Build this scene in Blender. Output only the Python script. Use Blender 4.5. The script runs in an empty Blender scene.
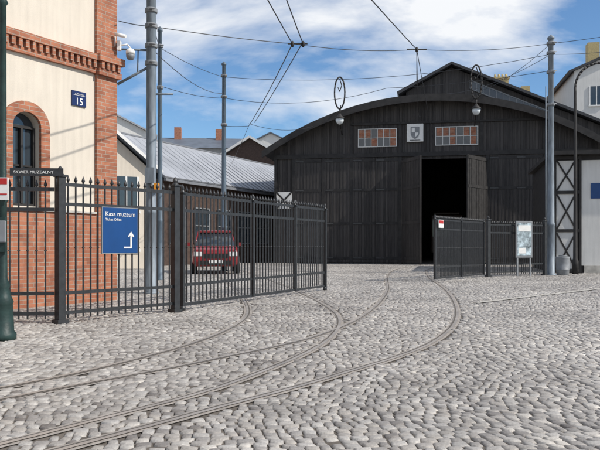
import bpy, bmesh, math, random
import numpy as np
from mathutils import Vector, Matrix, kdtree
random.seed(7); rng=np.random.default_rng(7)
S=bpy.context.scene
# ------------------------------------------------------------------ materials
def newmat(name):
    m=bpy.data.materials.new(name); m.use_nodes=True
    nt=m.node_tree; b=nt.nodes['Principled BSDF']
    return m,nt,b
def L(nt,a,b): nt.links.new(a,b)
def mat(name,col,rough=0.6,metal=0.0,var=0.15,scale=6.0,bump=0.0,bscale=60.0,spec=0.4,stretch=(1,1,1)):
    m,nt,b=newmat(name); N=nt.nodes
    b.inputs['Roughness'].default_value=rough; b.inputs['Metallic'].default_value=metal
    b.inputs['Specular IOR Level'].default_value=spec
    tc=N.new('ShaderNodeTexCoord'); mp=N.new('ShaderNodeMapping'); mp.inputs['Scale'].default_value=stretch
    L(nt,tc.outputs['Object'],mp.inputs[0])
    no=N.new('ShaderNodeTexNoise'); no.inputs['Scale'].default_value=scale; no.inputs['Detail'].default_value=6
    L(nt,mp.outputs[0],no.inputs['Vector'])
    r=N.new('ShaderNodeValToRGB'); r.color_ramp.elements[0].position=.3; r.color_ramp.elements[1].position=.7
    r.color_ramp.elements[0].color=tuple(c*(1-var) for c in col)+(1,)
    r.color_ramp.elements[1].color=tuple(min(1,c*(1+var)) for c in col)+(1,)
    L(nt,no.outputs['Fac'],r.inputs[0]); L(nt,r.outputs[0],b.inputs['Base Color'])
    if bump:
        n2=N.new('ShaderNodeTexNoise'); n2.inputs['Scale'].default_value=bscale; n2.inputs['Detail'].default_value=4
        L(nt,mp.outputs[0],n2.inputs['Vector'])
        bp=N.new('ShaderNodeBump'); bp.inputs['Strength'].default_value=bump; bp.inputs['Distance'].default_value=.01
        L(nt,n2.outputs['Fac'],bp.inputs['Height']); L(nt,bp.outputs[0],b.inputs['Normal'])
    return m
def plastermat(name,col):
    m,nt,b=newmat(name);N=nt.nodes
    tc=N.new('ShaderNodeTexCoord')
    a=N.new('ShaderNodeTexNoise');a.inputs['Scale'].default_value=.9;a.inputs['Detail'].default_value=8;a.inputs['Roughness'].default_value=.65
    L(nt,tc.outputs['Object'],a.inputs['Vector'])
    mp=N.new('ShaderNodeMapping');mp.inputs['Scale'].default_value=(6,6,.5);L(nt,tc.outputs['Object'],mp.inputs[0])
    s_=N.new('ShaderNodeTexNoise');s_.inputs['Scale'].default_value=1.6;s_.inputs['Detail'].default_value=6;L(nt,mp.outputs[0],s_.inputs['Vector'])
    av=N.new('ShaderNodeMath');av.operation='ADD';L(nt,a.outputs['Fac'],av.inputs[0]);L(nt,s_.outputs['Fac'],av.inputs[1])
    mr=N.new('ShaderNodeMapRange');mr.inputs[1].default_value=.65;mr.inputs[2].default_value=1.35;mr.inputs[3].default_value=.86;mr.inputs[4].default_value=1.08
    L(nt,av.outputs[0],mr.inputs[0])
    v=N.new('ShaderNodeVectorMath');v.operation='SCALE';v.inputs[0].default_value=col;L(nt,mr.outputs[0],v.inputs['Scale']);L(nt,v.outputs[0],b.inputs['Base Color'])
    b.inputs['Roughness'].default_value=.92
    f=N.new('ShaderNodeTexNoise');f.inputs['Scale'].default_value=70;f.inputs['Detail'].default_value=4;L(nt,tc.outputs['Object'],f.inputs['Vector'])
    bp=N.new('ShaderNodeBump');bp.inputs['Strength'].default_value=.35;bp.inputs['Distance'].default_value=.008;L(nt,f.outputs['Fac'],bp.inputs['Height']);L(nt,bp.outputs[0],b.inputs['Normal'])
    return m
def brickmat(name,c1,c2,mortar,sc=1.0):
    m,nt,b=newmat(name); N=nt.nodes
    tc=N.new('ShaderNodeTexCoord'); sp=N.new('ShaderNodeSeparateXYZ'); L(nt,tc.outputs['Object'],sp.inputs[0])
    ad=N.new('ShaderNodeMath'); L(nt,sp.outputs[0],ad.inputs[0]); L(nt,sp.outputs[1],ad.inputs[1])
    cb=N.new('ShaderNodeCombineXYZ'); L(nt,ad.outputs[0],cb.inputs[0]); L(nt,sp.outputs[2],cb.inputs[1])
    br=N.new('ShaderNodeTexBrick'); L(nt,cb.outputs[0],br.inputs['Vector'])
    br.inputs['Color1'].default_value=c1+(1,); br.inputs['Color2'].default_value=c2+(1,); br.inputs['Mortar'].default_value=mortar+(1,)
    br.inputs['Scale'].default_value=1; br.inputs['Brick Width'].default_value=.22*sc; br.inputs['Row Height'].default_value=.072*sc
    br.inputs['Mortar Size'].default_value=.006*sc; br.inputs['Bias'].default_value=0
    no=N.new('ShaderNodeTexNoise'); no.inputs['Scale'].default_value=5;no.inputs['Detail'].default_value=6; L(nt,tc.outputs['Object'],no.inputs['Vector'])
    mx=N.new('ShaderNodeMix'); mx.data_type='RGBA'; mx.blend_type='MULTIPLY'; mx.inputs[0].default_value=.7
    L(nt,br.outputs['Color'],mx.inputs[6])
    r=N.new('ShaderNodeValToRGB'); r.color_ramp.elements[0].color=(.45,.42,.40,1); r.color_ramp.elements[1].color=(1.0,1.0,1.0,1)
    r.color_ramp.elements[0].position=.25; r.color_ramp.elements[1].position=.6
    L(nt,no.outputs['Fac'],r.inputs[0]); L(nt,r.outputs[0],mx.inputs[7])
    L(nt,mx.outputs[2],b.inputs['Base Color']); b.inputs['Roughness'].default_value=.85
    bp=N.new('ShaderNodeBump'); bp.inputs['Strength'].default_value=.5; bp.inputs['Distance'].default_value=.006; bp.invert=True
    L(nt,br.outputs['Fac'],bp.inputs['Height']); L(nt,bp.outputs[0],b.inputs['Normal'])
    return m
def glassmat(name,col=(.03,.04,.05),rough=.06):
    m,nt,b=newmat(name); N=nt.nodes
    tc=N.new('ShaderNodeTexCoord'); no=N.new('ShaderNodeTexNoise'); no.inputs['Scale'].default_value=1.5
    L(nt,tc.outputs['Object'],no.inputs['Vector'])
    r=N.new('ShaderNodeValToRGB'); r.color_ramp.elements[0].color=tuple(c*.6 for c in col)+(1,); r.color_ramp.elements[1].color=tuple(c*1.5 for c in col)+(1,)
    L(nt,no.outputs['Fac'],r.inputs[0]); L(nt,r.outputs[0],b.inputs['Base Color'])
    b.inputs['Roughness'].default_value=rough; b.inputs['Specular IOR Level'].default_value=.8
    return m
def plankmat(name,dark,light,width=.16):
    m,nt,b=newmat(name);N=nt.nodes
    tc=N.new('ShaderNodeTexCoord');sp=N.new('ShaderNodeSeparateXYZ');L(nt,tc.outputs['Object'],sp.inputs[0])
    d=N.new('ShaderNodeMath');d.operation='DIVIDE';d.inputs[1].default_value=width;L(nt,sp.outputs[0],d.inputs[0])
    fl=N.new('ShaderNodeMath');fl.operation='FLOOR';L(nt,d.outputs[0],fl.inputs[0])
    wn=N.new('ShaderNodeTexWhiteNoise');wn.noise_dimensions='1D';L(nt,fl.outputs[0],wn.inputs['W'])
    mp=N.new('ShaderNodeMapping');mp.inputs['Scale'].default_value=(9,9,.45);L(nt,tc.outputs['Object'],mp.inputs[0])
    no=N.new('ShaderNodeTexNoise');no.inputs['Scale'].default_value=2.2;no.inputs['Detail'].default_value=8;no.inputs['Roughness'].default_value=.65;L(nt,mp.outputs[0],no.inputs['Vector'])
    bn=N.new('ShaderNodeTexNoise');bn.inputs['Scale'].default_value=.35;bn.inputs['Detail'].default_value=4;L(nt,tc.outputs['Object'],bn.inputs['Vector'])
    a=N.new('ShaderNodeMath');a.operation='MULTIPLY_ADD';a.inputs[1].default_value=.35;L(nt,wn.outputs['Value'],a.inputs[0]);L(nt,no.outputs['Fac'],a.inputs[2])
    a2=N.new('ShaderNodeMath');a2.operation='MULTIPLY_ADD';a2.inputs[1].default_value=.5;L(nt,bn.outputs['Fac'],a2.inputs[0]);L(nt,a.outputs[0],a2.inputs[2])
    mr=N.new('ShaderNodeMapRange');mr.inputs[1].default_value=.6;mr.inputs[2].default_value=1.25;L(nt,a2.outputs[0],mr.inputs[0])
    mx=N.new('ShaderNodeMix');mx.data_type='RGBA';mx.inputs[6].default_value=dark+(1,);mx.inputs[7].default_value=light+(1,);L(nt,mr.outputs[0],mx.inputs[0]);L(nt,mx.outputs[2],b.inputs['Base Color'])
    fr=N.new('ShaderNodeMath');fr.operation='FRACT';L(nt,d.outputs[0],fr.inputs[0])
    pp=N.new('ShaderNodeMath');pp.operation='PINGPONG';pp.inputs[1].default_value=.5;L(nt,fr.outputs[0],pp.inputs[0])
    st=N.new('ShaderNodeMapRange');st.inputs[1].default_value=0;st.inputs[2].default_value=.06;L(nt,pp.outputs[0],st.inputs[0])
    hh_=N.new('ShaderNodeMath');hh_.operation='MULTIPLY_ADD';hh_.inputs[1].default_value=.25;L(nt,no.outputs['Fac'],hh_.inputs[0]);L(nt,st.outputs[0],hh_.inputs[2])
    bp=N.new('ShaderNodeBump');bp.inputs['Strength'].default_value=.8;bp.inputs['Distance'].default_value=.015;L(nt,hh_.outputs[0],bp.inputs['Height']);L(nt,bp.outputs[0],b.inputs['Normal'])
    b.inputs['Roughness'].default_value=.68;b.inputs['Specular IOR Level'].default_value=.35
    return m
M={}
M['plaster']=plastermat('cream_plaster',(.62,.555,.465))
M['brick']=brickmat('red_brick',(.44,.17,.09),(.31,.11,.06),(.36,.29,.23))
M['black']=mat('black_iron_paint',(.022,.023,.025),.45,.0,var=.35,scale=12,bump=.15,bscale=90,spec=.5)
M['green']=mat('dark_green_paint',(.014,.034,.030),.5,0,var=.3,scale=10,bump=.2,bscale=40)
M['mast']=mat('grey_painted_steel',(.18,.21,.24),.55,.2,var=.25,scale=5,stretch=(3,3,.6))
M['mast2']=mat('blue_grey_painted_steel',(.10,.135,.17),.55,.2,var=.2,scale=5,stretch=(3,3,.6))
M['rail']=mat('worn_rail_steel',(.40,.36,.32),.45,.4,var=.25,scale=3)
M['groove']=mat('rail_groove_dirt',(.10,.088,.075),.9,0,var=.3,scale=10)
M['bed']=mat('rail_bed_mortar',(.30,.27,.24),.95,0,var=.25,scale=14,bump=.6,bscale=50)
M['wood']=plankmat('dark_stained_planks',(.019,.017,.017),(.082,.074,.069))
M['woodframe']=mat('dark_frame_timber',(.024,.022,.021),.65,0,var=.4,scale=4)
M['roofdark']=mat('dark_sheet_roof',(.045,.046,.05),.5,.1,var=.25,scale=2)
M['glass']=glassmat('window_glass')
M['white']=mat('white_paint',(.74,.73,.70),.5,0,var=.08,scale=8)
M['offwhite']=plastermat('weathered_white_render',(.66,.65,.62))
M['blue']=mat('blue_sign_enamel',(.004,.05,.18),.35,0,var=.08,scale=4)
M['navy']=mat('navy_enamel',(.008,.02,.09),.35,0,var=.08,scale=4)
M['red']=mat('red_paint',(.45,.02,.02),.35,0,var=.08,scale=4)
M['tramred']=mat('dull_tram_paint',(.10,.07,.05),.4,0,var=.2,scale=3)
M['orange']=mat('orange_plastic',(.75,.30,.03),.4,0,var=.08,scale=4)
M['carred']=mat('red_car_paint',(.22,.012,.014),.22,.0,var=.06,scale=3,spec=.7)
M['tyre']=mat('tyre_rubber',(.015,.015,.015),.85,0,var=.2)
M['chrome']=mat('alloy',(.5,.5,.5),.3,.9,var=.1)
M['lampglass']=mat('frosted_lamp_glass',(.66,.70,.72),.2,0,var=.05,spec=.6)
M['grey']=mat('grey_plastic',(.22,.23,.24),.5,0,var=.15)
M['hinge']=mat('painted_hinge',(.06,.06,.06),.5,0,var=.2)
M['yellowbrick']=mat('yellow_chimney_brick',(.50,.40,.20),.9,0,var=.2,scale=9)
M['concrete']=mat('kerb_concrete',(.42,.40,.36),.85,0,var=.25,scale=5,bump=.4)
M['darkfloor']=mat('workshop_floor',(.16,.145,.13),.85,0,var=.3,scale=2)
M['brown']=mat('brown_board',(.07,.045,.035),.8,0,var=.3)
M['poster']=mat('poster_print',(.35,.42,.45),.4,0,var=.8,scale=7)
M['greywall']=plastermat('grey_wall',(.30,.30,.30))
M['bluegreyroof']=mat('slate_blue_roof',(.10,.12,.15),.5,0,var=.2,scale=1)
M['ribroof']=mat('galvanised_roof',(.36,.37,.39),.5,.25,var=.18,scale=.8)
M['seam']=mat('roof_seam',(.22,.23,.25),.5,.25,var=.15)
M['redtile']=mat('red_roof_tile',(.22,.09,.06),.8,0,var=.25,scale=2)
# ------------------------------------------------------------------ geometry helpers
def empty(name,loc=(0,0,0),rot=0):
    e=bpy.data.objects.new(name,None); S.collection.objects.link(e); e.location=loc; e.rotation_euler=(0,0,rot); e.empty_display_size=.2
    return e
class Part:
    def __init__(s): s.bm=bmesh.new()
    def box(s,x0,x1,y0,y1,z0,z1,M4=None):
        vs=[s.bm.verts.new(v) for v in [(x0,y0,z0),(x1,y0,z0),(x1,y1,z0),(x0,y1,z0),(x0,y0,z1),(x1,y0,z1),(x1,y1,z1),(x0,y1,z1)]]
        if M4 is not None:
            for v in vs: v.co=M4@v.co
        for f in [(0,3,2,1),(4,5,6,7),(0,1,5,4),(1,2,6,5),(2,3,7,6),(3,0,4,7)]: s.bm.faces.new([vs[i] for i in f])
        return s
    def beam(s,a,b,w,h):
        a=Vector(a);b=Vector(b);d=b-a;l=d.length
        q=d.to_track_quat('X','Z').to_matrix().to_4x4()
        return s.box(0,l,-w/2,w/2,-h/2,h/2,Matrix.Translation(a)@q)
    def cyl(s,a,b,r0,r1=None,n=10,cap=True):
        if r1 is None:r1=r0
        a=Vector(a);b=Vector(b);q=(b-a).to_track_quat('Z','Y')
        A=[];B=[]
        for i in range(n):
            t=2*math.pi*i/n;c=Vector((math.cos(t),math.sin(t),0))
            A.append(s.bm.verts.new(a+q@(c*r0)));B.append(s.bm.verts.new(b+q@(c*r1)))
        for i in range(n):
            f=s.bm.faces.new([A[i],A[(i+1)%n],B[(i+1)%n],B[i]]);f.smooth=n>6
        if cap:
            s.bm.faces.new(A[::-1]);s.bm.faces.new(B)
        return s
    def lathe(s,c,prof,n=14):
        c=Vector(c);rings=[]
        for r,z in prof:
            rings.append([s.bm.verts.new(c+Vector((max(r,.0005)*math.cos(2*math.pi*i/n),max(r,.0005)*math.sin(2*math.pi*i/n),z))) for i in range(n)])
        for A,B in zip(rings,rings[1:]):
            for i in range(n):
                f=s.bm.faces.new([A[i],A[(i+1)%n],B[(i+1)%n],B[i]]);f.smooth=True
        s.bm.faces.new(rings[0][::-1]);s.bm.faces.new(rings[-1]);return s
    def tube(s,pts,r,n=8):
        for a,b in zip(pts,pts[1:]): s.cyl(a,b,r,n=n)
        return s
    def prism_xz(s,poly,y0,y1):
        A=[s.bm.verts.new((x,y0,z)) for x,z in poly];B=[s.bm.verts.new((x,y1,z)) for x,z in poly];n=len(poly)
        s.bm.faces.new(A);s.bm.faces.new(B[::-1])
        for i in range(n): s.bm.faces.new([A[i],B[i],B[(i+1)%n],A[(i+1)%n]])
        return s
    def face(s,pts): s.bm.faces.new([s.bm.verts.new(p) for p in pts]);return s
    def done(s,name,m,parent=None,bevel=0):
        bmesh.ops.recalc_face_normals(s.bm,faces=s.bm.faces)
        me=bpy.data.meshes.new(name);s.bm.to_mesh(me);s.bm.free()
        o=bpy.data.objects.new(name,me);S.collection.objects.link(o);me.materials.append(M[m] if isinstance(m,str) else m)
        if parent:o.parent=parent
        if bevel:
            b=o.modifiers.new('b','BEVEL');b.width=bevel;b.segments=2;b.limit_method='ANGLE'
        return o
def text(name,body,size,loc,parent,m,rot=(math.pi/2,0,0),align='LEFT',ext=.002):
    c=bpy.data.curves.new(name,'FONT');c.body=body;c.size=size;c.align_x=align;c.extrude=ext
    o=bpy.data.objects.new(name,c);S.collection.objects.link(o);o.location=loc;o.rotation_euler=rot;o.parent=parent;c.materials.append(M[m]);return o
# ------------------------------------------------------------------ tracks
def catmull(P,n=24):
    P=[Vector((p[0],p[1],0)) for p in P];out=[]
    for i in range(len(P)-1):
        p0=P[max(i-1,0)];p1=P[i];p2=P[i+1];p3=P[min(i+2,len(P)-1)]
        for k in range(n):
            t=k/n;out.append(.5*((2*p1)+(p2-p0)*t+(2*p0-5*p1+4*p2-p3)*t*t+(3*p1-p0-3*p2+p3)*t**3))
    out.append(P[-1]);return out
def offset(pts,d):
    o=[]
    for i,p in enumerate(pts):
        t=(pts[min(i+1,len(pts)-1)]-pts[max(i-1,0)]).normalized();o.append(p+Vector((t.y,-t.x,0))*d)
    return o
def ribbon(part,pts,a,b,z):
    A=offset(pts,a);B=offset(pts,b)
    va=[part.bm.verts.new((p.x,p.y,z)) for p in A];vb=[part.bm.verts.new((p.x,p.y,z)) for p in B]
    for i in range(len(pts)-1): part.bm.faces.new([va[i],va[i+1],vb[i+1],vb[i]])
C1=[(-6.5,1.2),(-4.3,2.4),(-2.75,3.7),(-1.85,4.85),(-1.15,6.0),(-.47,7.9),(-.15,10),(-.2,12.2),(-.68,16),(-1.5,21),(-3.2,30),(-4.6,37)]
C2=[(-6.3,.9),(-4.1,2.1),(-2.55,3.35),(-1.75,4.35),(-1.15,5.15),(-.30,6.3),(.88,8.3),(1.85,11.5),(2.85,17.1),(3.7,24),(4.9,31),(6.6,36.5),(7.9,41),(8.9,46),(10.8,58)]
dense=[]
for ci,C in enumerate((C1,C2)):
    e=empty('tram_track');c=catmull(C)
    st=Part();gr=Part();bd=Part()
    dz=.0006*ci
    for sgn in (-1,1):
        r=offset(c,sgn*.7175)
        for a,b in zip(r,r[1:]):
            n=max(1,int((a-b).length/.05))
            for k in range(n): dense.append(a.lerp(b,k/n))
        ribbon(bd,r,-sgn*.080,sgn*.055,-.0060+dz)
        ribbon(st,r,-.020,.020,.0000+dz)
        ribbon(gr,r,-sgn*.020,-sgn*.042,-.0030+dz)
        ribbon(st,r,-sgn*.042,-sgn*.050,.0000+dz)
    bd.done('bed',M['bed'],e);st.done('rails',M['rail'],e);gr.done('groove',M['groove'],e)
kd=kdtree.KDTree(len(dense))
for i,p in enumerate(dense): kd.insert((p.x,p.y,0),i)
kd.balance()
# ------------------------------------------------------------------ ground
def cobble_mat(name,attr):
    m,nt,b=newmat(name);N=nt.nodes
    tc=N.new('ShaderNodeTexCoord')
    big=N.new('ShaderNodeTexNoise');big.inputs['Scale'].default_value=.45;big.inputs['Detail'].default_value=8;big.inputs['Roughness'].default_value=.65
    fine=N.new('ShaderNodeTexNoise');fine.inputs['Scale'].default_value=70;fine.inputs['Detail'].default_value=6;fine.inputs['Roughness'].default_value=.65
    L(nt,tc.outputs['Object'],big.inputs['Vector']);L(nt,tc.outputs['Object'],fine.inputs['Vector'])
    r=N.new('ShaderNodeValToRGB');cr=r.color_ramp
    cr.elements[0].color=(.16,.142,.128,1);cr.elements[1].color=(.54,.50,.445,1)
    e=cr.elements.new(.35);e.color=(.29,.27,.25,1)
    e=cr.elements.new(.5);e.color=(.36,.33,.295,1)
    e=cr.elements.new(.65);e.color=(.385,.365,.34,1)
    if attr:
        a=N.new('ShaderNodeAttribute');a.attribute_name='tone';src=a.outputs['Fac']
    else:
        v=N.new('ShaderNodeTexVoronoi');v.inputs['Scale'].default_value=9;L(nt,tc.outputs['Object'],v.inputs['Vector'])
        sp=N.new('ShaderNodeSeparateColor');L(nt,v.outputs['Color'],sp.inputs[0]);src=sp.outputs[0]
    L(nt,src,r.inputs[0])
    mr=N.new('ShaderNodeMapRange');mr.inputs[1].default_value=.3;mr.inputs[2].default_value=.7;mr.inputs[3].default_value=.76;mr.inputs[4].default_value=1.2
    L(nt,big.outputs['Fac'],mr.inputs[0])
    mf=N.new('ShaderNodeMapRange');mf.inputs[1].default_value=.3;mf.inputs[2].default_value=.7;mf.inputs[3].default_value=.74;mf.inputs[4].default_value=1.18
    L(nt,fine.outputs['Fac'],mf.inputs[0])
    mu=N.new('ShaderNodeMath');mu.operation='MULTIPLY';L(nt,mr.outputs[0],mu.inputs[0]);L(nt,mf.outputs[0],mu.inputs[1])
    mx=N.new('ShaderNodeVectorMath');mx.operation='SCALE';L(nt,r.outputs[0],mx.inputs[0]);L(nt,mu.outputs[0],mx.inputs['Scale'])
    L(nt,mx.outputs[0],b.inputs['Base Color']);b.inputs['Roughness'].default_value=.52;b.inputs['Specular IOR Level'].default_value=.5
    bp=N.new('ShaderNodeBump');bp.inputs['Strength'].default_value=.7;bp.inputs['Distance'].default_value=.007
    L(nt,fine.outputs['Fac'],bp.inputs['Height']);L(nt,bp.outputs[0],b.inputs['Normal'])
    return m
M['cobble']=cobble_mat('granite_setts',True);M['cobblefar']=cobble_mat('granite_setts_far',False)
M['joint']=mat('sett_joint_sand',(.105,.09,.075),.95,0,var=.4,scale=3,bump=.5)
g=Part();g.face([(-900,-300,-.03),(900,-300,-.03),(900,1500,-.03),(-900,1500,-.03)]);g.done('ground',M['cobblefar'])
g=Part();g.face([(-26,1,-.0135),(26,1,-.0135),(30,60,-.0135),(-30,60,-.0135)]);ce=empty('cobblestone_pavement');g.done('joint_sand',M['joint'],ce)
k0=Vector((3.35,13.35,0));k1=Vector((15,25.3,0));kd_=(k1-k0).normalized()
kp=Part();n=26
for i in range(n):
    a=k0.lerp(k1,i/n);b_=k0.lerp(k1,(i+1)/n)-kd_*.012
    nn=Vector((-kd_.y,kd_.x,0))*.07
    kp.face([(v.x,v.y,.002) for v in (a-nn,b_-nn,b_+nn,a+nn)])
kp.done('flush_kerb',M['concrete'],ce)
s=.078
cx=[];cy=[];wx=[];hy_=[]
y=1.5
while y<43:
    kf=1 if y<15 else (1.12 if y<24 else 1.35)
    rh=s*rng.uniform(.9,1.12)*kf
    lo=-.46*y-2.2;hi=.46*y+2.2
    n=int((hi-lo)/s/1.02)
    w=rng.uniform(.78,1.38,n)*s*kf
    x=lo+rng.uniform(0,s)+np.cumsum(w)-w/2
    q=x<hi+.3
    x=x[q];w=w[q]
    cx.append(x);cy.append(np.full(len(x),y+rh/2));wx.append(w);hy_.append(np.full(len(x),rh))
    y+=rh
cx=np.concatenate(cx);cy=np.concatenate(cy);wx=np.concatenate(wx);hy_=np.concatenate(hy_)
def warp(x,y):
    return (x+.10*np.sin(.9*y+.5)+.05*np.sin(2.3*y+x*.3)+.010*np.sin(9*y+7*x), y+.24*np.sin(.55*x+.25*y)+.07*np.sin(1.9*x-.4*y+1)+.03*np.sin(4.1*x+y)+.011*np.sin(13*x+3*y)+.007*np.sin(29*x-5*y))
wxc,wyc=warp(cx,cy)
keep=np.ones(len(cx),bool)
for i in range(len(cx)):
    if kd.find((wxc[i],wyc[i],0))[2]<.078: keep[i]=False
tt=(wxc-k0.x)*kd_.x+(wyc-k0.y)*kd_.y;pp=abs((wxc-k0.x)*(-kd_.y)+(wyc-k0.y)*kd_.x)
keep&=~((pp<.11)&(tt>-.1)&(tt<(k1-k0).length+.1))
fac=(wxc-7.6)*.174+(wyc-41)*.985;keep&=fac<-.05
hx=(wxc+3.74)*.51+(wyc-14)*.86;hy=-(wxc+3.74)*.86+(wyc-14)*.51;keep&=~((hx<.06)&(hy>-.06))
keep&=(rng.random(len(cx))>.0015)
cx=cx[keep];cy=cy[keep];wx=wx[keep];hy_=hy_[keep];wxc=wxc[keep];wyc=wyc[keep];n=len(cx)
hw=wx/2-.0038;hh=hy_/2-.0038
zt=rng.normal(0,.0022,n)
tx=rng.normal(0,.030,n);ty=rng.normal(0,.030,n)
V=np.zeros((n,12,3),np.float32)
cor=[(-1,-1),(1,-1),(1,1),(-1,1)]
J_=[(rng.normal(0,.0042,n),rng.normal(0,.0042,n)) for _ in range(4)]
for lv,(ins,zz) in enumerate([(0,-.02),(.004,-.0048),(.015,0)]):
    for k,(a,b_) in enumerate(cor):
        lx=a*(hw-ins)+J_[k][0];ly=b_*(hh-ins)+J_[k][1]
        X,Y=warp(cx+lx,cy+ly)
        V[:,lv*4+k,0]=X;V[:,lv*4+k,1]=Y;V[:,lv*4+k,2]=zz+(zt+lx*tx+ly*ty if lv else 0)
F=[(8,9,10,11)]
for lv in (0,4):
    for k in range(4): F.append((lv+k,lv+(k+1)%4,lv+4+(k+1)%4,lv+4+k))
F=np.array(F)
faces=(np.arange(n)[:,None,None]*12+F[None]).reshape(-1,4)
me=bpy.data.meshes.new('setts');me.vertices.add(n*12);me.vertices.foreach_set('co',V.reshape(-1))
me.loops.add(faces.size);me.loops.foreach_set('vertex_index',faces.reshape(-1).astype(np.int32))
me.polygons.add(len(faces));me.polygons.foreach_set('loop_start',(np.arange(len(faces))*4).astype(np.int32))
me.polygons.foreach_set('use_smooth',np.ones(len(faces),bool))
me.update(calc_edges=True)
at=me.attributes.new('tone','FLOAT','POINT')
patch=.10*np.sin(.8*wxc+.3*wyc)*np.sin(.5*wyc-.2*wxc+1)
tn=np.clip(.5+patch+rng.normal(0,.19,n),0,1).astype(np.float32)
at.data.foreach_set('value',np.repeat(tn,12))
me.materials.append(M['cobble']);o=bpy.data.objects.new('setts',me);S.collection.objects.link(o);o.parent=ce
print('setts',n)
# ------------------------------------------------------------------ fences
def fence_parts(e,p0,p1,h,posts=(0,1),sp=.13,lift=0.0,post_w=.05,r=.0135,rails=(.14,.42,-.42,-.14),ph=None):
    p0=Vector((p0[0],p0[1],0));p1=Vector((p1[0],p1[1],0));d=(p1-p0);Ln=d.length;d.normalize()
    A=Part()
    nn=int(Ln/sp)
    for i in range(1,nn):
        q=p0+d*(Ln*i/nn);zt=h-.10
        A.cyl(q+Vector((0,0,lift+.06)),q+Vector((0,0,zt)),r,n=6)
        A.lathe(q+Vector((0,0,zt)),[(r,0),(r*2.0,.02),(r*1.5,.045),(0,.10)],n=6)
        A.lathe(q+Vector((0,0,h*.5)),[(r,0),(r*1.7,.012),(r,.024)],n=6)
    A.done('pickets',M['black'],e)
    B=Part()
    for rz in rails:
        z=rz+lift if rz>=0 else h+rz
        B.beam(p0+Vector((0,0,z)),p1+Vector((0,0,z)),.022,.05)
    B.done('rails',M['black'],e)
    Cc=Part();post_h=ph or h
    for t in posts:
        q=p0+d*(Ln*t);w=post_w
        q4=Matrix.Translation(q)@Matrix.Rotation(math.atan2(d.y,d.x),4,'Z')
        Cc.box(-w,w,-w,w,lift,post_h-.14,q4)
        Cc.box(-w-.018,w+.018,-w-.018,w+.018,post_h-.14,post_h-.11,q4)
        Cc.lathe(q+Vector((0,0,post_h-.11)),[(w*1.1,0),(w*.6,.03),(w*.8,.06),(w*.5,.10),(0,.13)],n=10)
        if not lift: Cc.box(-w-.03,w+.03,-w-.03,w+.03,-.01,.05,q4)
    Cc.done('posts',M['black'],e,bevel=.004)
e=empty('iron_fence');fence_parts(e,(-3.38,9.87),(-2.05,11.5),2.10,posts=(0,1),sp=.12,post_w=.055,ph=2.2)
e=empty('iron_fence');fence_parts(e,(-9.0,9.3),(-3.45,9.83),2.02,posts=(0,.33,.66),sp=.12,post_w=.05)
gate=empty('metal_gate');fence_parts(gate,(-1.97,11.75),(.61,17.1),2.10,posts=(0,.40,.72,1),sp=.12,lift=.07,post_w=.035,rails=(.03,.36,-.42,-.14))
P=Part();P.cyl((.61,17.1,-.01),(.61,17.1,.08),.05,n=12);P.cyl((-1.97,11.75,-.01),(-1.97,11.75,.08),.05,n=12);P.done('gate_wheels',M['black'],gate)
g2=empty('metal_gate');fence_parts(g2,(4.05,21.0),(6.35,24.2),2.0,posts=(0,.5,1),sp=.075,lift=.07,post_w=.035,rails=(.03,.36,-.42,-.14))
e=empty('iron_fence');fence_parts(e,(6.55,24.35),(8.95,25.6),1.95,posts=(0,1),sp=.085,post_w=.06,ph=2.1)
# ------------------------------------------------------------------ signs on fence
fd=math.atan2(1.63,1.33)
ds=empty('direction_sign',(-2.95,10.40,0),fd)
P=Part();P.box(-.02,.62,-.055,-.035,.98,1.66);P.done('panel',M['blue'],ds,bevel=.006)
P=Part();P.box(-.030,-.02,-.056,-.03,.97,1.67);P.box(.62,.630,-.056,-.03,.97,1.67);P.box(-.02,.62,-.056,-.03,.97,.98);P.box(-.02,.62,-.056,-.03,1.66,1.67);P.done('rim',M['grey'],ds)
text('title','Kasa muzeum',.098,(.025,-.058,1.535),ds,'white',ext=.001)
text('subtitle','Ticket Office',.055,(.025,-.058,1.465),ds,'white',ext=.001)
P=Part();P.box(.36,.505,-.060,-.056,1.05,1.075);P.box(.48,.505,-.0605,-.056,1.0755,1.27)
P.bm.faces.new([P.bm.verts.new(v) for v in [(.435,-.0605,1.235),(.455,-.0605,1.22),(.4925,-.0605,1.27),(.53,-.0605,1.22),(.55,-.0605,1.235),(.4925,-.0605,1.305)]])
P.done('arrow',M['white'],ds)
ns=empty('street_name_sign',(-4.0,9.72,0),math.radians(5.5))
P=Part();P.box(-.02,.70,-.03,-.015,2.06,2.17);P.cyl((.1,0,1.9),(.1,0,2.1),.012);P.cyl((.6,0,1.9),(.6,0,2.1),.012);P.done('plate',M['black'],ns)
text('lettering','SKWER MUZEALNY',.062,(.03,-.033,2.092),ns,'white',ext=.001)
# ------------------------------------------------------------------ brick house
bh=empty('brick_house',(-3.74,14,0),math.radians(59.3))
TOP=8.6
wx0,wx1,wz0,wz1=-2.36,-1.78,1.78,3.18
def wall_with_windows(x0,x1,z0,z1,wins,y0,y1,part):
    xs=sorted(wins,key=lambda w:w[0]);cur=x0
    for (a,b_,c,d,arch) in xs:
        part.box(cur,a,y0,y1,z0,z1)
        if c>z0: part.box(a,b_,y0,y1,z0,c)
        n=10;pts=[]
        for i in range(n+1):
            t=math.pi*(i/n);pts.append(((a+b_)/2-(b_-a)/2*math.cos(t),d+arch*math.sin(t)))
        part.prism_xz([(a,z1)]+pts+[(b_,z1)],y0,y1)
        cur=b_
    part.box(cur,x1,y0,y1,z0,z1)
wins=[(wx0-3.6,wx1-3.6,wz0,wz1,.24),(wx0-1.8,wx1-1.8,wz0,wz1,.24),(wx0,wx1,wz0,wz1,.24)]
P=Part();wall_with_windows(-9,-.03,-.02,TOP,wins,0,.35,P)
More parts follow.
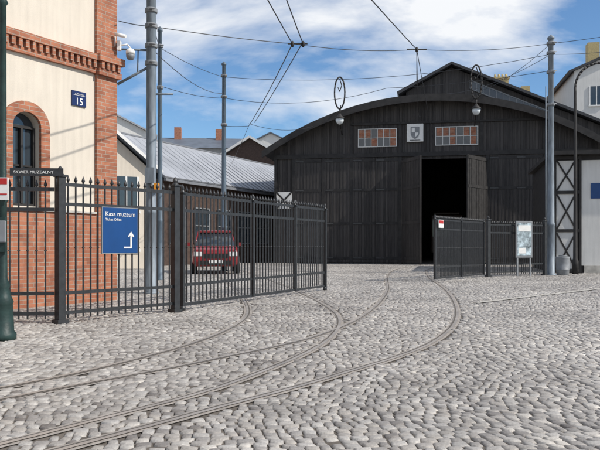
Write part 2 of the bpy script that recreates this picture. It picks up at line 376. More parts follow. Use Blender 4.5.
P.box(-9,-.03,7.7,8,0,TOP);P.box(-.33,-.03,.35,7.7,0,TOP);P.box(-9,-8.7,.35,7.7,0,TOP);P.done('walls',M['plaster'],bh)
P=Part()
P.box(-9,-.48,-.05,-.001,-.02,1.70);P.box(-.48,-.03,-.07,-.001,-.02,TOP);P.box(-.029,.04,-.07,.5,-.02,TOP)
for (a,b_,c,d,ar) in wins:
    w=.19
    P.box(a-w,a,-.06,-.002,1.74,d);P.box(b_,b_+w,-.06,-.002,1.74,d)
    n=12;mid=(a+b_)/2;hw_=(b_-a)/2
    for i in range(n):
        t0=math.pi*i/n;t1=math.pi*(i+1)/n
        def pt(t,o): return (mid-(hw_+o)*math.cos(t),d+(ar+o)*math.sin(t))
        P.prism_xz([pt(t0,0),pt(t0,w),pt(t1,w),pt(t1,0)],-.062,-.002)
P.box(-9,-.49,-.07,-.002,4.42,4.52);P.box(-9,-.49,-.13,-.002,4.66,4.78)
P.box(-.50,.09,-.15,.55,4.40,4.52);P.box(-.52,.13,-.20,.56,4.66,4.80)
x=-9
while x<.0:
    yy=-.115 if x<-.55 else -.18
    P.box(x,x+.07,yy,-.003,4.5205,4.6595);x+=.14
P.box(-9,-.5,-.05,-.003,4.5201,4.6598)
P.done('brick_trim',M['brick'],bh,bevel=0)
P=Part();P.box(-9,-.485,-.09,-.003,1.7005,1.739);P.done('plinth_cap',M['concrete'],bh)
P=Part();G=Part()
for (a,b_,c,d,ar) in wins:
    G.box(a,b_,.16,.17,c,d+ar)
    P.box(a,a+.045,.10,.155,c,d);P.box(b_-.045,b_,.10,.155,c,d);P.box(a+.045,b_-.045,.10,.155,c,c+.05)
    P.box((a+b_)/2-.025,(a+b_)/2+.025,.09,.155,c+.05,d-.03);P.box(a+.045,b_-.045,.10,.155,d-.03,d+.02);P.box(a+.046,(a+b_)/2-.026,.12,.155,(c+d)/2,(c+d)/2+.03);P.box((a+b_)/2+.026,b_-.046,.12,.155,(c+d)/2,(c+d)/2+.03)
P.done('window_frames',M['woodframe'],bh);G.done('window_glass',M['glass'],bh)
P=Part();P.box(-9.3,.35,-.35,8.3,TOP,TOP+.2);P.prism_xz([(-9.3,TOP+.2),(.35,TOP+.2),(-1.5,TOP+2.2),(-7.5,TOP+2.2)],-.3,8.2);P.done('roof',M['bluegreyroof'],bh)
hn=empty('house_number_sign',(-3.74,14,0),math.radians(59.3))
P=Part();P.box(-1.06,-.72,-.03,-.004,3.72,4.0);P.done('plate',M['navy'],hn,bevel=.004)
P=Part();P.box(-1.03,-.75,-.032,-.0305,3.92,3.926);P.done('line',M['white'],hn)
text('number','15',.19,(-.89,-.032,3.745),hn,'white',align='CENTER',ext=.001);text('street','ul. Wawrzynca',.034,(-.89,-.032,3.94),hn,'white',align='CENTER',ext=.001)
sc=empty('security_camera',(-3.66,13.95,0))
P=Part();P.box(.02,.09,-.05,.05,4.98,5.16);P.tube([(.09,0,5.08),(.22,0,5.10),(.28,0,5.02)],.016);P.done('bracket',M['white'],sc)
P=Part();P.lathe((.28,0,4.78),[(.0,0),(.06,.02),(.085,.07),(.085,.12)],16);P.done('dome',M['grey'],sc)
P=Part();P.lathe((.28,0,4.9),[(.088,0),(.09,.06),(.06,.10),(.02,.12)],16);P.cyl((.0,-.08,5.28),(.22,-.12,5.22),.035,n=12);P.cyl((-.02,-.02,5.25),(-.02,-.02,5.05),.012);P.done('housing',M['white'],sc)
# ------------------------------------------------------------------ green lamp post
lp=empty('street_lamp',(-3.46,8.15,0))
P=Part();P.lathe((0,0,-.01),[(.15,0),(.15,.08),(.125,.11),(.11,.42),(.12,.45),(.09,.52),(.07,.60),(.08,.64),(.052,.72),(.045,1.6),(.06,1.63),(.042,1.68),(.038,3.9),(.06,3.93),(.03,4.0),(.03,4.3)],20)
P.box(-.06,.07,-.10,-.045,1.02,1.42)
P.tube([(0,0,4.25),(.25,0,4.55),(.5,0,4.6),(.7,0,4.5)],.022);P.lathe((.7,0,4.25),[(.16,0),(.14,.08),(.05,.2),(.03,.26)],14);P.done('post',M['green'],lp)
P=Part();P.lathe((.7,0,4.10),[(.02,0),(.09,.04),(.12,.10),(.12,.15)],14);P.done('globe',M['lampglass'],lp)
P=Part();P.box(-.075,.085,-.128,-.102,1.13,1.38);P.done('control_box',M['grey'],lp,bevel=.01)
ss=empty('parking_sign',(-3.46,8.15,0))
P=Part();P.box(-.06,.09,-.075,-.055,1.62,1.88);P.done('plate',M['white'],ss)
P=Part();P.box(-.05,.08,-.079,-.0755,1.80,1.87);P.box(-.05,.08,-.079,-.0755,1.68,1.695);P.done('stripe',M['red'],ss)
# ------------------------------------------------------------------ masts
def mast(x,y,h,r0,r1,m,arms=()):
    e=empty('utility_pole',(x,y,0));P=Part()
    P.lathe((0,0,-.01),[(r0*1.5,0),(r0*1.5,.03),(r0*1.02,.05),(r0,1.8),(r0*1.12,1.82),(r0*1.12,1.9),(r0*.93,1.94),(r1,h-.1),(r1*1.4,h-.08),(r1*1.4,h-.02),(.01,h+.08)],16)
    P.done('shaft',M[m],e)
    P=Part()
    for z in arms: P.lathe((0,0,z),[(r0*1.1,0),(r0*1.15,.02),(r0*1.15,.08),(r0*1.1,.10)],14);P.cyl((0,-r0*1.2,z+.05),(.14,-r0*1.4,z+.05),.02)
    P.done('clamps',M['grey'],e);return e
m1=mast(-3.40,16.0,9.5,.125,.105,'mast',(6.05,5.2,5.6,6.4))
P=Part();P.cyl((0,0,5.2),(-.75,-.1,4.75),.03);P.cyl((0,0,5.55),(-.80,-.1,5.55),.022);P.cyl((-.3,0,5.55),(-.3,-.05,5.02),.016);P.cyl((0,0,4.55),(.5,0,4.55),.02)
P.box(-.10,.10,-.22,-.13,2.5,2.85);P.done('brackets',M['mast'],m1)
P=Part();P.box(.10,.2,-.2,-.06,2.35,2.5);P.done('beacon',M['orange'],m1)
mast(-4.40,22,7.9,.085,.06,'mast2',(6.0,7.3))
mast(-3.26,30,8.9,.12,.075,'mast2',(8.3,7.4,6.2))
mr=mast(9.21,25.7,8.75,.135,.09,'mast',(8.45,8.1,7.4,6.2))
P=Part();P.cyl((-.22,-.1,0),(-.22,-.1,6.9),.02);P.done('cable_conduit',M['mast'],mr)
# ------------------------------------------------------------------ overhead wires
wi=empty('overhead_wires');P=Part()
def wire(a,b_,sag=.15,r=.010,n=10):
    a=Vector(a);b_=Vector(b_);pts=[]
    for i in range(n+1):
        t=i/n;p=a.lerp(b_,t);p.z-=sag*4*t*(1-t);pts.append(p)
    P.tube(pts,r,5)
J=(-.2,18.5,6.42);K=(3.57,21.4,7.08)
mA=(-3.40,16,6.1);mR=(9.21,25.7,8.5);B=(-3.26,30,8.3)
wire(mA,J,.03);wire(J,K,.10);wire(K,mR,.12);wire((-3.6,13.9,5.55),mA,.02)
wire(J,(-1.9,5.5,6.3),.12,.013);wire((J[0]+.28,J[1],J[2]),(-1.2,5.5,6.3),.12,.013)
wire(J,(-2.2,30,6.2),.10,.014);wire((J[0]+.25,J[1],J[2]),(-1.95,30,6.35),.05,.014);wire((-2.2,30,6.2),(-4.6,45,6.0),.1)
wire(K,(-.9,8,5.9),.05,.014);wire(K,(7.9,40.9,6.9),.15,.012);wire((K[0],K[1],K[2]),(4.9,29,6.6),.02)
wire(B,(9.21,25.7,8.1),.45);wire((-3.26,30,7.4),(-4.40,22,6.1),.1);wire((-3.26,30,7.4),(3.6,29,7.6),.4);wire((3.6,29,7.6),(9.21,25.7,7.5),.1)
wire((-3.26,30,6.2),(-2.2,30,6.2),.02);wire((-4.4,22,7.3),(-3.26,30,8.3),.1);wire((-3.40,16,6.4),(-4.4,22,7.3),.1)
wire(mR,(14,25,9.2),.1);wire((9.21,25.7,8.1),(15,27,9.2),.2);wire(mR,(10.2,40.8,10.0),.3);wire((9.21,25.7,8.1),(8.0,38,9.3),.3)
wire((-3.4,16,5.6),(-3.26,30,7.6),.3);wire((-2.2,30,6.3),(1,42,8.3),.3);wire((4.9,29,6.6),(7.0,40.8,8.6),.1)
P.done('wires',M['black'],wi)
P=Part()
for c in (J,(J[0]+.28,J[1],J[2]),K): P.lathe((c[0],c[1],c[2]-.09),[(.02,0),(.045,.03),(.045,.12),(.02,.16)],10)
P.beam((J[0]-.12,J[1],J[2]),(J[0]+.4,J[1],J[2]),.03,.03);P.beam((K[0]-.3,K[1],K[2]),(K[0]+.3,K[1],K[2]),.03,.03)
P.cyl((3.57,21.4,6.0),(3.57,21.4,7.08),.012)
P.done('insulators',M['woodframe'],wi)
# ------------------------------------------------------------------ tram depot
dp=empty('tram_depot',(7.6,41,0),math.radians(-10))
U0,U1=-9.3,9.3;EZ=6.9;TZ=9.6;DEP=24
def arcz(u,top=TZ,ez=EZ):
    c=9.3;h=top-ez;R=(c*c+h*h)/(2*h);return top-R+math.sqrt(max(R*R-u*u,0))
def strip(part,a,b_,z0,y0,y1,ztop=None):
    n=max(1,int((b_-a)/.6));pts=[(a+(b_-a)*i/n) for i in range(n+1)]
    part.prism_xz([(a,z0)]+[(u,arcz(u)-.02) for u in pts]+[(b_,z0)],y0,y1)
P=Part();DO=6.15
strip(P,U0,-1.6,0,0,.25);strip(P,3.25,U1,0,0,.25);strip(P,-1.6,3.25,DO,0,.25)
P.box(U0,U0+.25,.251,DEP-.01,0,EZ-.1);P.box(U1-.25,U1,.251,DEP-.01,0,EZ-.1);strip(P,U0,U1,0,DEP,DEP+.25);P.done('walls',M['wood'],dp)
P=Part();P.box(U0+.26,U1-.26,.26,DEP-.01,-.01,.005);P.done('floor',M['darkfloor'],dp)
P=Part();u=U0+.05
while u<U1-.05:
    if not(-1.65<u<3.2): P.box(u,u+.05,-.028,-.001,.15,arcz(u)-.35)
    else: P.box(u,u+.05,-.028,-.001,8.35,arcz(u)-.35)
    u+=.24
P.done('battens',M['wood'],dp)
P=Part()
for u in (-9.2,-8.1,-6.28,-4.6,-1.72,3.27,6.45,8.3,9.1): P.box(u-.09,u+.09,-.09,-.0295,0,6.3)
P.box(U0,U1,-.13,-.0298,6.301,6.55);P.box(-4.6,6.4,-.11,-.0298,8.22,8.34)
for u in (-4.6,-1.72,-.1,2.95,6.4): P.box(u-.08,u+.08,-.10,-.0298,6.55,8.2)
P.done('frame',M['woodframe'],dp)
P=Part();Q=Part();H=Part()
for a,b_ in ((-8.0,-6.38),(-6.18,-4.7),(-4.5,-3.17),(-3.15,-1.82),(3.38,4.85),(4.87,6.35),(6.55,8.2)):
    P.box(a,b_,-.06,-.029,.08,6.28)
    for z in (.25,2.3,4.3,6.05): Q.box(a+.03,b_-.03,-.085,-.0605,z,z+.16);H.box(a+.02,a+.5,-.092,-.0855,z+.05,z+.11)
    u=a+.1
    while u<b_-.05: Q.box(u,u+.025,-.072,-.0603,.42,6.04);u+=.20
P.done('doors',M['wood'],dp);Q.done('door_ledges',M['woodframe'],dp);H.done('hinges',M['hinge'],dp)
for nm,hu,ang in (('open_door_1',-1.6,-62),('open_door_2',3.25,-180+58)):
    R=Matrix.Translation((hu,-.12,0))@Matrix.Rotation(math.radians(ang),4,'Z')
    P=Part();P.box(0,2.35,-.03,.03,.08,6.1,R)
    for z in (.25,2.3,4.3,5.9): P.box(.03,2.3,-.055,-.031,z,z+.16,R);P.box(.03,2.3,.031,.055,z,z+.16,R)
    u=.1
    while u<2.3: P.box(u,u+.03,-.045,-.0305,.42,5.88,R);P.box(u,u+.03,.0305,.045,.42,5.88,R);u+=.2
    P.done(nm,M['wood'] if nm=='open_door_1' else M['woodframe'],dp)
G=Part();W=Part();Bk=Part()
for a,b_ in ((-4.15,-1.95),(.35,2.7)):
    G.box(a,b_,-.045,-.030,6.95,7.95)
    W.box(a-.05,a,-.075,-.03,6.9,8.0);W.box(b_,b_+.05,-.075,-.03,6.9,8.0);W.box(a,b_,-.075,-.03,6.9,6.95);W.box(a,b_,-.075,-.03,7.95,8.0)
    n=6
    for i in range(1,n): x=a+(b_-a)*i/n;W.box(x-.018,x+.018,-.07,-.0455,6.95,7.95)
    W.box(a,b_,-.068,-.0457,7.43,7.46)
    for i in range(n):
        x=a+(b_-a)*i/n
        if (i*7+int(a*3))%4!=2: Bk.box(x+.03,x+.33,-.052,-.0456,7.47,7.93)
        if (i*5+int(b_))%3==0: Bk.box(x+.03,x+.33,-.052,-.0456,6.97,7.41)
G.done('transom_glass',M['glass'],dp);W.done('transom_bars',M['offwhite'],dp);Bk.done('transom_brick_reflection',M['brick'],dp)  # brick-coloured plates paint the reflection of brickwork onto the transom panes
P=Part();P.box(-1.33,-.37,-.16,-.03,7.15,8.2);P.done('emblem_board',M['white'],dp,bevel=.02)
P=Part();P.prism_xz([(-1.1,8.02),(-.6,8.02),(-.6,7.6),(-.68,7.42),(-.85,7.3),(-1.02,7.42),(-1.1,7.6)],-.18,-.161);P.done('emblem_shield',M['grey'],dp)
P=Part();P.prism_xz([(-1.04,7.96),(-.86,7.96),(-.86,7.7),(-1.04,7.7)],-.19,-.181);P.prism_xz([(-.84,7.68),(-.66,7.68),(-.67,7.58),(-.84,7.42)],-.19,-.181);P.done('emblem_fields',M['white'],dp)
P=Part();P.beam((-1.15,-.165,7.24),(-.55,-.165,7.24),.008,.04);P.done('emblem_caption',M['black'],dp)
P=Part();n=28;c=9.9
def az_(u): return arcz(max(-9.3,min(9.3,u)))-(max(0,abs(u)-9.3))*.62
us=[-c+2*c*i/n for i in range(n+1)]
low=[(u,az_(u)) for u in us];hi=[(u,az_(u)+.16) for u in us]
for i in range(n):
    P.prism_xz([low[i],low[i+1],hi[i+1],hi[i]],-.75,DEP+.6)
P.done('roof',M['roofdark'],dp)
P=Part()
for i in range(n): P.prism_xz([(low[i][0],low[i][1]-.22),(low[i+1][0],low[i+1][1]-.22),(hi[i+1][0],hi[i+1][1]+.03),(hi[i][0],hi[i][1]+.03)],-.83,-.751)
for u in (-8.6,-6.3,-4.2,-2,0,2,4.2,6.3,8.6): P.box(u-.07,u+.07,-.74,-.05,az_(u)-.2,az_(u)-.02)
P.done('bargeboard',M['woodframe'],dp)
P=Part();Pz=[(-1.4,9.3),(-1.4,10.45),(1.3,11.85),(10.0,8.0),(10.0,7.0),(6,8.3),(1,9.4)]
P.prism_xz(Pz,1.6,DEP-2);P.done('lantern_walls',M['wood'],dp)
P=Part();P.prism_xz([(-1.85,10.25),(1.3,11.92),(1.3,12.08),(-1.95,10.4)],1.1,DEP-1.5);P.prism_xz([(1.3,11.92),(10.6,7.80),(10.66,7.95),(1.3,12.08)],1.1,DEP-1.5);P.done('lantern_roof',M['roofdark'],dp)
G=Part();W=Part()
def sl_(u,off): return 11.85-(u-1.3)*.4425-off
ua,ub=2.4,7.0
G.prism_xz([(ua,sl_(ua,.35)),(ub,sl_(ub,.35)),(ub,sl_(ub,.85)),(ua,sl_(ua,.85))],1.575,1.598)
for off in (.35,.85): W.beam((ua,1.56,sl_(ua,off)),(ub,1.56,sl_(ub,off)),.03,.06)
for i in range(13): 
    u=ua+(ub-ua)*i/12;W.box(u-.02,u+.02,1.545,1.573,sl_(u,.85),sl_(u,.35))
G.done('lantern_glass',M['glass'],dp);W.done('lantern_frames',M['grey'],dp)
P=Part();P.box(-9.15,-8.2,-.12,-.095,3.3,4.3);P.done('braced_panel',M['white'],dp)
P=Part();P.beam((-9.15,-.14,3.3),(-8.2,-.14,4.3),.03,.1);P.beam((-9.15,-.17,4.3),(-8.2,-.17,3.3),.025,.1);P.done('braces',M['woodframe'],dp)
P=Part();P.box(.2,2.4,10.5,20,.5,3.3);P.box(.35,2.25,10.7,19.8,3.3,3.5);P.done('tram_body',M['tramred'],dp,bevel=.06);P=Part();P.box(.3,2.3,10.44,10.49,1.7,2.9);P.done('tram_windscreen',M['glass'],dp)
# ------------------------------------------------------------------ wall lamps
def depot_pt(u,v,z=0):
    a=math.radians(-10);return Vector((7.6+u*math.cos(a)-v*math.sin(a),41+u*math.sin(a)+v*math.cos(a),z))
def wall_lamp(u,zl,zt):
    q=depot_pt(u,0,0);e=empty('wall_lamp',q,math.radians(-10));P=Part()
    yo=-1.3
    P.tube([(0,-.1,zl-.6),(0,yo*.5,zl-.35),(0,yo+.05,zl+.2)],.035)
    P.tube([(0,-.85,zl+.9),(0,yo,zl+.6)],.03)
    P.tube([(0,yo+.05,zl+.2),(0.06,yo,zl+.9)],.03)
    pts=[]
    zc=(zt+zl+.7)/2;hr=(zt-zl-.7)/2
    for i in range(25):
        t=2*math.pi*i/24;pts.append((.30*math.sin(t),yo,zc-hr*math.cos(t)))
    P.tube(pts,.045);P.cyl((0,yo,zl+.25),(0,yo,zl+.75),.035)
    P.tube([(0,yo,zt-.1),(.12,yo,zt-.5),(.0,yo,zt-.85),(-.1,yo,zt-.6)],.025)
    P.lathe((0,yo,zl+.12),[(.30,0),(.26,.08),(.12,.18),(.06,.3)],16);P.done('bracket',M['woodframe'],e)
    P=Part();P.lathe((0,yo,zl-.22),[(.02,0),(.14,.05),(.22,.18),(.25,.34)],16);P.done('globe',M['lampglass'],e)
wall_lamp(-5.15,8.3,10.85);wall_lamp(2.55,8.6,11.2)
# ------------------------------------------------------------------ right side
rs=empty('braced_shed',(9.98,27.5,0),math.radians(-12))
P=Part();P.box(0.01,6,0.01,7,0,4.6);P.done('walls',M['woodframe'],rs)
P=Part();P.box(.03,.80,-.02,.009,.1,4.4);P.box(1.0,6,-.02,.009,.3,4.4);P.done('render_panels',M['offwhite'],rs)
P=Part()
for x in (0.0,.80,.93): P.box(x,x+.08,-.06,-.021,0,4.6)
for z in (0.05,1.6,3.1,4.45): P.box(.02,1.0,-.062,-.022,z,z+.12)
for z,dz_ in ((.17,1.4),(1.72,1.38),(3.22,1.2)):
    P.beam((.09,-.035,z),(.80,-.035,z+dz_),.03,.06);P.beam((.09,-.04,z+dz_),(.80,-.04,z),.03,.06)
P.box(-.2,6.4,-.4,7.4,4.601,4.75);P.done('timber_frame',M['woodframe'],rs)
P=Part();P.box(1.35,1.85,-.05,-.025,2.9,3.5);P.done('blue_plate',M['blue'],rs)
P=Part();P.box(1.1,6,-.05,-.021,.0,.3);P.done('plinth',M['concrete'],rs)
bb=empty('notice_board',(7.95,24.9,0),math.radians(18))
P=Part();P.box(-.34,.34,-.05,0,.65,1.95);P.box(-.3,-.24,-.04,0,-.01,.65);P.box(.24,.3,-.04,0,-.01,.65);P.done('frame',M['grey'],bb,bevel=.01)
P=Part();P.box(-.29,.29,-.06,-.051,.72,1.88);P.done('poster',M['poster'],bb)
P=Part();P.box(-.26,.26,-.064,-.061,1.58,1.80);P.box(-.24,.05,-.064,-.061,.8,1.0);P.done('poster_header',M['white'],bb)
ws=empty('warning_sign',(4.12,21.0,0),math.radians(54))
P=Part();P.box(0,.34,-.05,-.035,1.62,1.86);P.done('plate',M['white'],ws);P=Part();P.box(.02,.32,-.054,-.051,1.75,1.84);P.done('stripe',M['red'],ws)
tb=empty('litter_bin',(9.72,25.9,0));P=Part();P.lathe((0,0,-.01),[(.20,0),(.22,.03),(.23,.2),(.24,.21),(.23,.22),(.25,.62),(.26,.66),(.24,.68),(.20,.69)],18);P.cyl((0,0,.68),(0,0,.72),.15);P.done('barrel',M['grey'],tb)
sl=empty('street_lamp',(10.42,26.5,0));P=Part();P.lathe((0,0,-.01),[(.12,0),(.12,.5),(.08,.6),(.06,3),(.05,6.9),(.045,7.1)],12)
pts=[(0,0,7.05)]+[(1.0-1.0*math.cos(t),0,7.05+.95*math.sin(t)) for t in [i*math.pi/2/10 for i in range(1,11)]]+[(1.5,0,7.95),(1.75,0,7.75)]
P.tube(pts,.045);P.lathe((1.75,0,7.45),[(.22,0),(.16,.14),(.05,.3)],14);P.done('post',M['woodframe'],sl)
P=Part();P.lathe((1.75,0,7.28),[(.02,0),(.13,.05),(.18,.17)],14);P.done('globe',M['lampglass'],sl)
def windows(P,Fm,x0,x1,z0,z1,nx,nz,y,w=1.0,h=1.6):
    for i in range(nx):
        for j in range(nz):
            cx=x0+(x1-x0)*(i+.5)/nx;cz=z0+(z1-z0)*(j+.5)/nz
            P.box(cx-w/2,cx+w/2,y-.03,y-.005,cz-h/2,cz+h/2);Fm.box(cx-w/2-.1,cx-w/2,y-.07,y-.004,cz-h/2,cz+h/2);Fm.box(cx+w/2,cx+w/2+.1,y-.07,y-.004,cz-h/2,cz+h/2);Fm.box(cx-w/2-.15,cx+w/2+.15,y-.12,y-.004,cz-h/2-.12,cz-h/2);Fm.box(cx-.04,cx+.04,y-.05,y-.031,cz-h/2,cz+h/2)
def house(name,x,y,rot,w,d,h,rh,wall,roof,nx=4,nz=3,axis='x'):
    e=empty(name,(x,y,0),math.radians(rot))
    P=Part();P.box(0,w,0,d,0,h)
    R=Part()
    if axis=='x':
        P.bm.faces.new([P.bm.verts.new(v) for v in [(0,0,h),(0,d,h),(0,d/2,h+rh)]]);P.bm.faces.new([P.bm.verts.new(v) for v in [(w,0,h),(w,d,h),(w,d/2,h+rh)]])
        for s_ in (0,1):
            a=-.4 if s_==0 else d+.4
            R.face([(-.3,a,h-.1),(w+.3,a,h-.1),(w+.3,d/2,h+rh+.1),(-.3,d/2,h+rh+.1)])
    else:
        P.prism_xz([(0,h+.001),(w,h+.001),(w/2,h+rh)],.001,d)
        R.prism_xz([(-.4,h-.15),(w/2,h+rh+.02),(w/2,h+rh+.2),(-.5,h)],-.35,d+.3);R.prism_xz([(w/2,h+rh+.02),(w+.4,h-.15),(w+.5,h),(w/2,h+rh+.2)],-.35,d+.3)
    P.done('walls',M[wall],e);R.done('roof',M[roof],e)
    G=Part();W=Part();windows(G,W,.5,w-.5,.8,h-.3,nx,nz,0);G.done('windows',M['glass'],e);W.done('window_frames',M['white'],e)
    return e
t=house('tenement_house',23.5,60,-10,14,12,16.0,3.0,'offwhite','roofdark',5,4,'y')
P=Part();P.box(2,3,4,5,14,19.5);P.done('chimney',M['yellowbrick'],t)
t=house('tenement_house',12.0,68,-10,11,10,13.6,1.8,'plaster','redtile',4,3,'x')
P=Part();P.box(6.8,8.2,2,3,14,17.4);P.box(6.7,8.3,1.9,3.1,17.4,17.6);P.box(9.4,10.2,2,3,14,16.6)
for i in range(4): P.cyl((6.98+i*.35,2.5,17.6),(6.98+i*.35,2.5,17.95),.11)
P.done('chimneys',M['yellowbrick'],t)
# ------------------------------------------------------------------ yard shed with ribbed roof
ys=empty('storage_shed')
r0=Vector((-10.6,38,7.3));r1=Vector((-.6,58.6,7.3));e0=Vector((-7.0,36.3,4.6));e1=Vector((-1.35,48.2,4.6));b0=Vector((-14.2,39.7,4.6));b1=Vector((-4.0,60.5,4.6))
P=Part();P.face([r0,r1,e1,e0]);P.face([r0,r1,b1,b0]);o=P.done('roof',M['ribroof'],ys);so=o.modifiers.new('s','SOLIDIFY');so.thickness=.08
P=Part();n=34
dr=(e0-r0)
for i in range(n+1):
    t_=i/n;a=r0.lerp(r1,t_)+Vector((0,0,.03))
    lo_=1.0 if t_<.55 else max(.12,1.0-(t_-.55)/.45*.88)
    P.beam(a,a+dr*lo_,.07,.10)
P.beam(r0+Vector((0,0,.06)),r1+Vector((0,0,.06)),.3,.08);P.beam(e0-Vector((0,0,.1)),e1-Vector((0,0,.1)),.14,.14);P.done('roof_seams',M['seam'],ys)
P=Part()
def wq(a,b_,z=4.55): P.face([(a.x,a.y,0),(b_.x,b_.y,0),(b_.x,b_.y,z),(a.x,a.y,z)])
i0=e0+Vector((-.5,.25,0));i1=e1+Vector((-.4,.2,0))
wq(i0,i1);wq(b0,b1);P.face([(i0.x,i0.y,0),(b0.x,b0.y,0),(b0.x,b0.y,4.55),(r0.x,r0.y,7.2),(i0.x,i0.y,4.55)]);P.face([(i1.x,i1.y,0),(b1.x,b1.y,0),(b1.x,b1.y,4.55),(r1.x,r1.y,7.2),(i1.x,i1.y,4.55)])
P.done('walls',M['brown'],ys)
P=Part();G=Part()
dd=(i1-i0);dd.z=0;dd.normalize();nn=Vector((dd.y,-dd.x,0))
for k in range(5):
    a=i0+dd*(1+k*2.4)+nn*.03;b_=a+dd*1.5
    G.face([(a.x,a.y,1.2),(b_.x,b_.y,1.2),(b_.x,b_.y,3.2),(a.x,a.y,3.2)])
    for t_ in (0,.5,1): q=a.lerp(b_,t_)+nn*.02;P.cyl((q.x,q.y,1.2),(q.x,q.y,3.2),.04,n=4)
    for z in (1.2,2.2,3.2): P.beam((a.x+nn.x*.02,a.y+nn.y*.02,z),(b_.x+nn.x*.02,b_.y+nn.y*.02,z),.05,.06)
G.done('windows',M['glass'],ys);P.done('window_frames',M['grey'],ys)
w=house('workshop_building',-11.2,31,28,4.6,9,4.7,2.0,'plaster','bluegreyroof',3,2,'y')
P=Part();P.beam((-.55,-.37,4.55),(2.3,-.37,6.85),.03,.14);P.beam((2.3,-.37,6.85),(5.15,-.37,4.55),.03,.14);P.done('bargeboards',M['white'],w)
h=house('timber_hall',-8.6,76,-8,6.5,12,10.6,2.0,'brown','ribroof',3,2,'y')
P=Part();P.beam((-.55,-.37,10.5),(3.25,-.37,12.75),.05,.25);P.beam((3.25,-.37,12.75),(7.05,-.37,10.5),.05,.25);P.done('bargeboards',M['white'],h)
h=house('town_house',-20,98,5,12,10,14.8,2.0,'greywall','bluegreyroof',5,4,'x')
P=Part();P.box(2,3,4,5,15,18.3);P.box(8,9,4,5,15,18.1);P.done('chimneys',M['brick'],h)
house('town_house',-9.5,120,-5,9,10,18.0,2.2,'offwhite','bluegreyroof',4,4,'y')
house('town_house',-27,80,12,10,10,14.0,2.5,'offwhite','ribroof',4,3,'y')
house('town_house',-1.5,125,0,12,10,17.0,2.5,'greywall','roofdark',5,4,'x')
# ------------------------------------------------------------------ parked car
car=empty('parked_car',(-3.45,28.3,0),math.radians(8))
def loft(part,secs,cap=True):
    rings=[]
    for y,pts in secs: rings.append([part.bm.verts.new((x,y,z)) for x,z in pts])
    for A,B_ in zip(rings,rings[1:]):
        n=len(A)
        for i in range(n):
            f=part.bm.faces.new([A[i],A[(i+1)%n],B_[(i+1)%n],B_[i]]);f.smooth=True
    part.bm.faces.new(rings[0]);part.bm.faces.new(rings[-1][::-1])
def sec(w,z0,z1):
    h=[(w*.86,z0),(w,z0+.15),(w*1.0,z0+(z1-z0)*.6),(w*.95,z1-.05),(w*.86,z1)]
    return [(x,z) for x,z in h]+[(-x,z) for x,z in h[::-1]]
P=Part();loft(P,[(-2.05,sec(.74,.36,.80)),(-1.98,sec(.84,.30,.93)),(-1.6,sec(.89,.28,1.02)),(-.9,sec(.90,.28,1.08)),(0,sec(.90,.28,1.08)),(1.2,sec(.90,.28,1.08)),(1.9,sec(.86,.32,1.05)),(2.05,sec(.78,.40,.95))])
P.done('body',M['carred'],car,bevel=.02)
P=Part();loft(P,[(-.95,[(.78,1.06),(.76,1.08),(-.76,1.08),(-.78,1.06)]),(-.30,[(.80,1.06),(.64,1.62),(-.64,1.62),(-.80,1.06)]),(1.45,[(.80,1.06),(.63,1.63),(-.63,1.63),(-.80,1.06)]),(1.88,[(.76,1.04),(.66,1.15),(-.66,1.15),(-.76,1.04)])]);P.done('glasshouse',M['glass'],car)
P=Part();loft(P,[(-.42,[(.62,1.60),(.60,1.64),(-.60,1.64),(-.62,1.60)]),(0,[(.655,1.61),(.62,1.69),(-.62,1.69),(-.655,1.61)]),(1.2,[(.65,1.61),(.62,1.69),(-.62,1.69),(-.65,1.61)]),(1.55,[(.63,1.60),(.60,1.64),(-.60,1.64),(-.63,1.60)])])
for s_ in (-1,1): P.cyl((s_*.79,-.93,1.07),(s_*.65,-.30,1.63),.028);P.cyl((s_*.66,1.46,1.63),(s_*.77,1.88,1.06),.04);P.cyl((s_*.80,.45,1.07),(s_*.655,.45,1.62),.03);P.box(s_*.98-.09,s_*.98+.09,-.72,-.6,1.06,1.2)
P.done('roof_and_pillars',M['carred'],car)
P=Part();Q=Part()
for sx in (-1,1):
    for y in (-1.3,1.3): P.cyl((sx*.70,y,.33),(sx*.93,y,.33),.33,n=24);Q.cyl((sx*.92,y,.33),(sx*.945,y,.33),.20,n=16)
P.box(-.62,.62,-2.09,-2.03,.36,.52);P.box(-.45,.45,-2.08,-2.02,.62,.76);P.done('tyres_and_grille',M['tyre'],car);Q.done('wheels',M['chrome'],car)
P=Part()
for sx in (-1,1): P.box(sx*.66-.15,sx*.66+.15,-2.06,-1.9,.68,.84)
P.box(-.26,.26,-2.105,-2.092,.42,.53);P.done('headlights_and_plate',M['white'],car,bevel=.01)
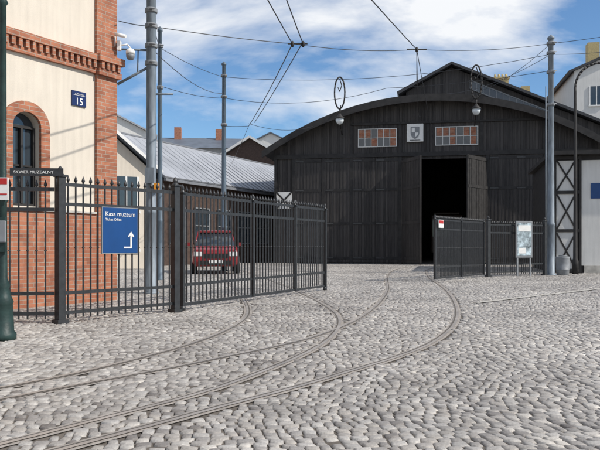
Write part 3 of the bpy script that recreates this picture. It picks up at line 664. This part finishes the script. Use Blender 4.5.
# ------------------------------------------------------------------ world / sun
az=math.radians(110);el=math.radians(41)
w=bpy.data.worlds.new('World');S.world=w;w.use_nodes=True;nt=w.node_tree;N=nt.nodes
bg=N['Background'];sky=N.new('ShaderNodeTexSky');sky.sky_type='NISHITA';sky.sun_disc=False;sky.sun_elevation=el;sky.sun_rotation=az;sky.air_density=1.0;sky.dust_density=.3;sky.ozone_density=3.0;sky.altitude=200
tc=N.new('ShaderNodeTexCoord');mp=N.new('ShaderNodeMapping');mp.inputs['Scale'].default_value=(1.0,1.0,2.4);mp.inputs['Rotation'].default_value=(0,math.radians(-20),0);mp.inputs['Location'].default_value=(-.20,.3,.33)
L(nt,tc.outputs['Generated'],mp.inputs[0])
n1=N.new('ShaderNodeTexNoise');n1.inputs['Scale'].default_value=2.3;n1.inputs['Detail'].default_value=12;n1.inputs['Roughness'].default_value=.54;n1.inputs['Distortion'].default_value=.25
L(nt,mp.outputs[0],n1.inputs['Vector'])
r=N.new('ShaderNodeValToRGB');r.color_ramp.elements[0].position=.44;r.color_ramp.elements[0].color=(0,0,0,1);r.color_ramp.elements[1].position=.57;r.color_ramp.elements[1].color=(1,1,1,1)
L(nt,n1.outputs['Fac'],r.inputs[0])
tint=N.new('ShaderNodeMix');tint.data_type='RGBA';tint.blend_type='MULTIPLY';tint.inputs[0].default_value=1;tint.inputs[7].default_value=(.92,1.14,1.30,1)
L(nt,sky.outputs[0],tint.inputs[6])
mx=N.new('ShaderNodeMix');mx.data_type='RGBA';L(nt,r.outputs[0],mx.inputs[0]);L(nt,tint.outputs[2],mx.inputs[6]);mx.inputs[7].default_value=(8.9,9.1,9.4,1)
L(nt,mx.outputs[2],bg.inputs['Color']);bg.inputs['Strength'].default_value=.105
sd=bpy.data.lights.new('sun','SUN');sd.energy=4.6;sd.angle=math.radians(.5);sd.color=(1,.95,.88);so=bpy.data.objects.new('sun',sd);S.collection.objects.link(so)
sv=Vector((math.sin(az)*math.cos(el),math.cos(az)*math.cos(el),math.sin(el)));so.rotation_euler=sv.to_track_quat('Z','Y').to_euler()
S.view_settings.view_transform='Standard';S.view_settings.look='None';S.view_settings.exposure=0
cd=bpy.data.cameras.new('camera');cd.lens=42;cd.sensor_width=36;cd.shift_y=20/600;cd.clip_end=3000;cd.clip_start=.05
co=bpy.data.objects.new('camera',cd);S.collection.objects.link(co);co.location=(0,0,1.1);co.rotation_euler=(math.pi/2,0,0);S.camera=co
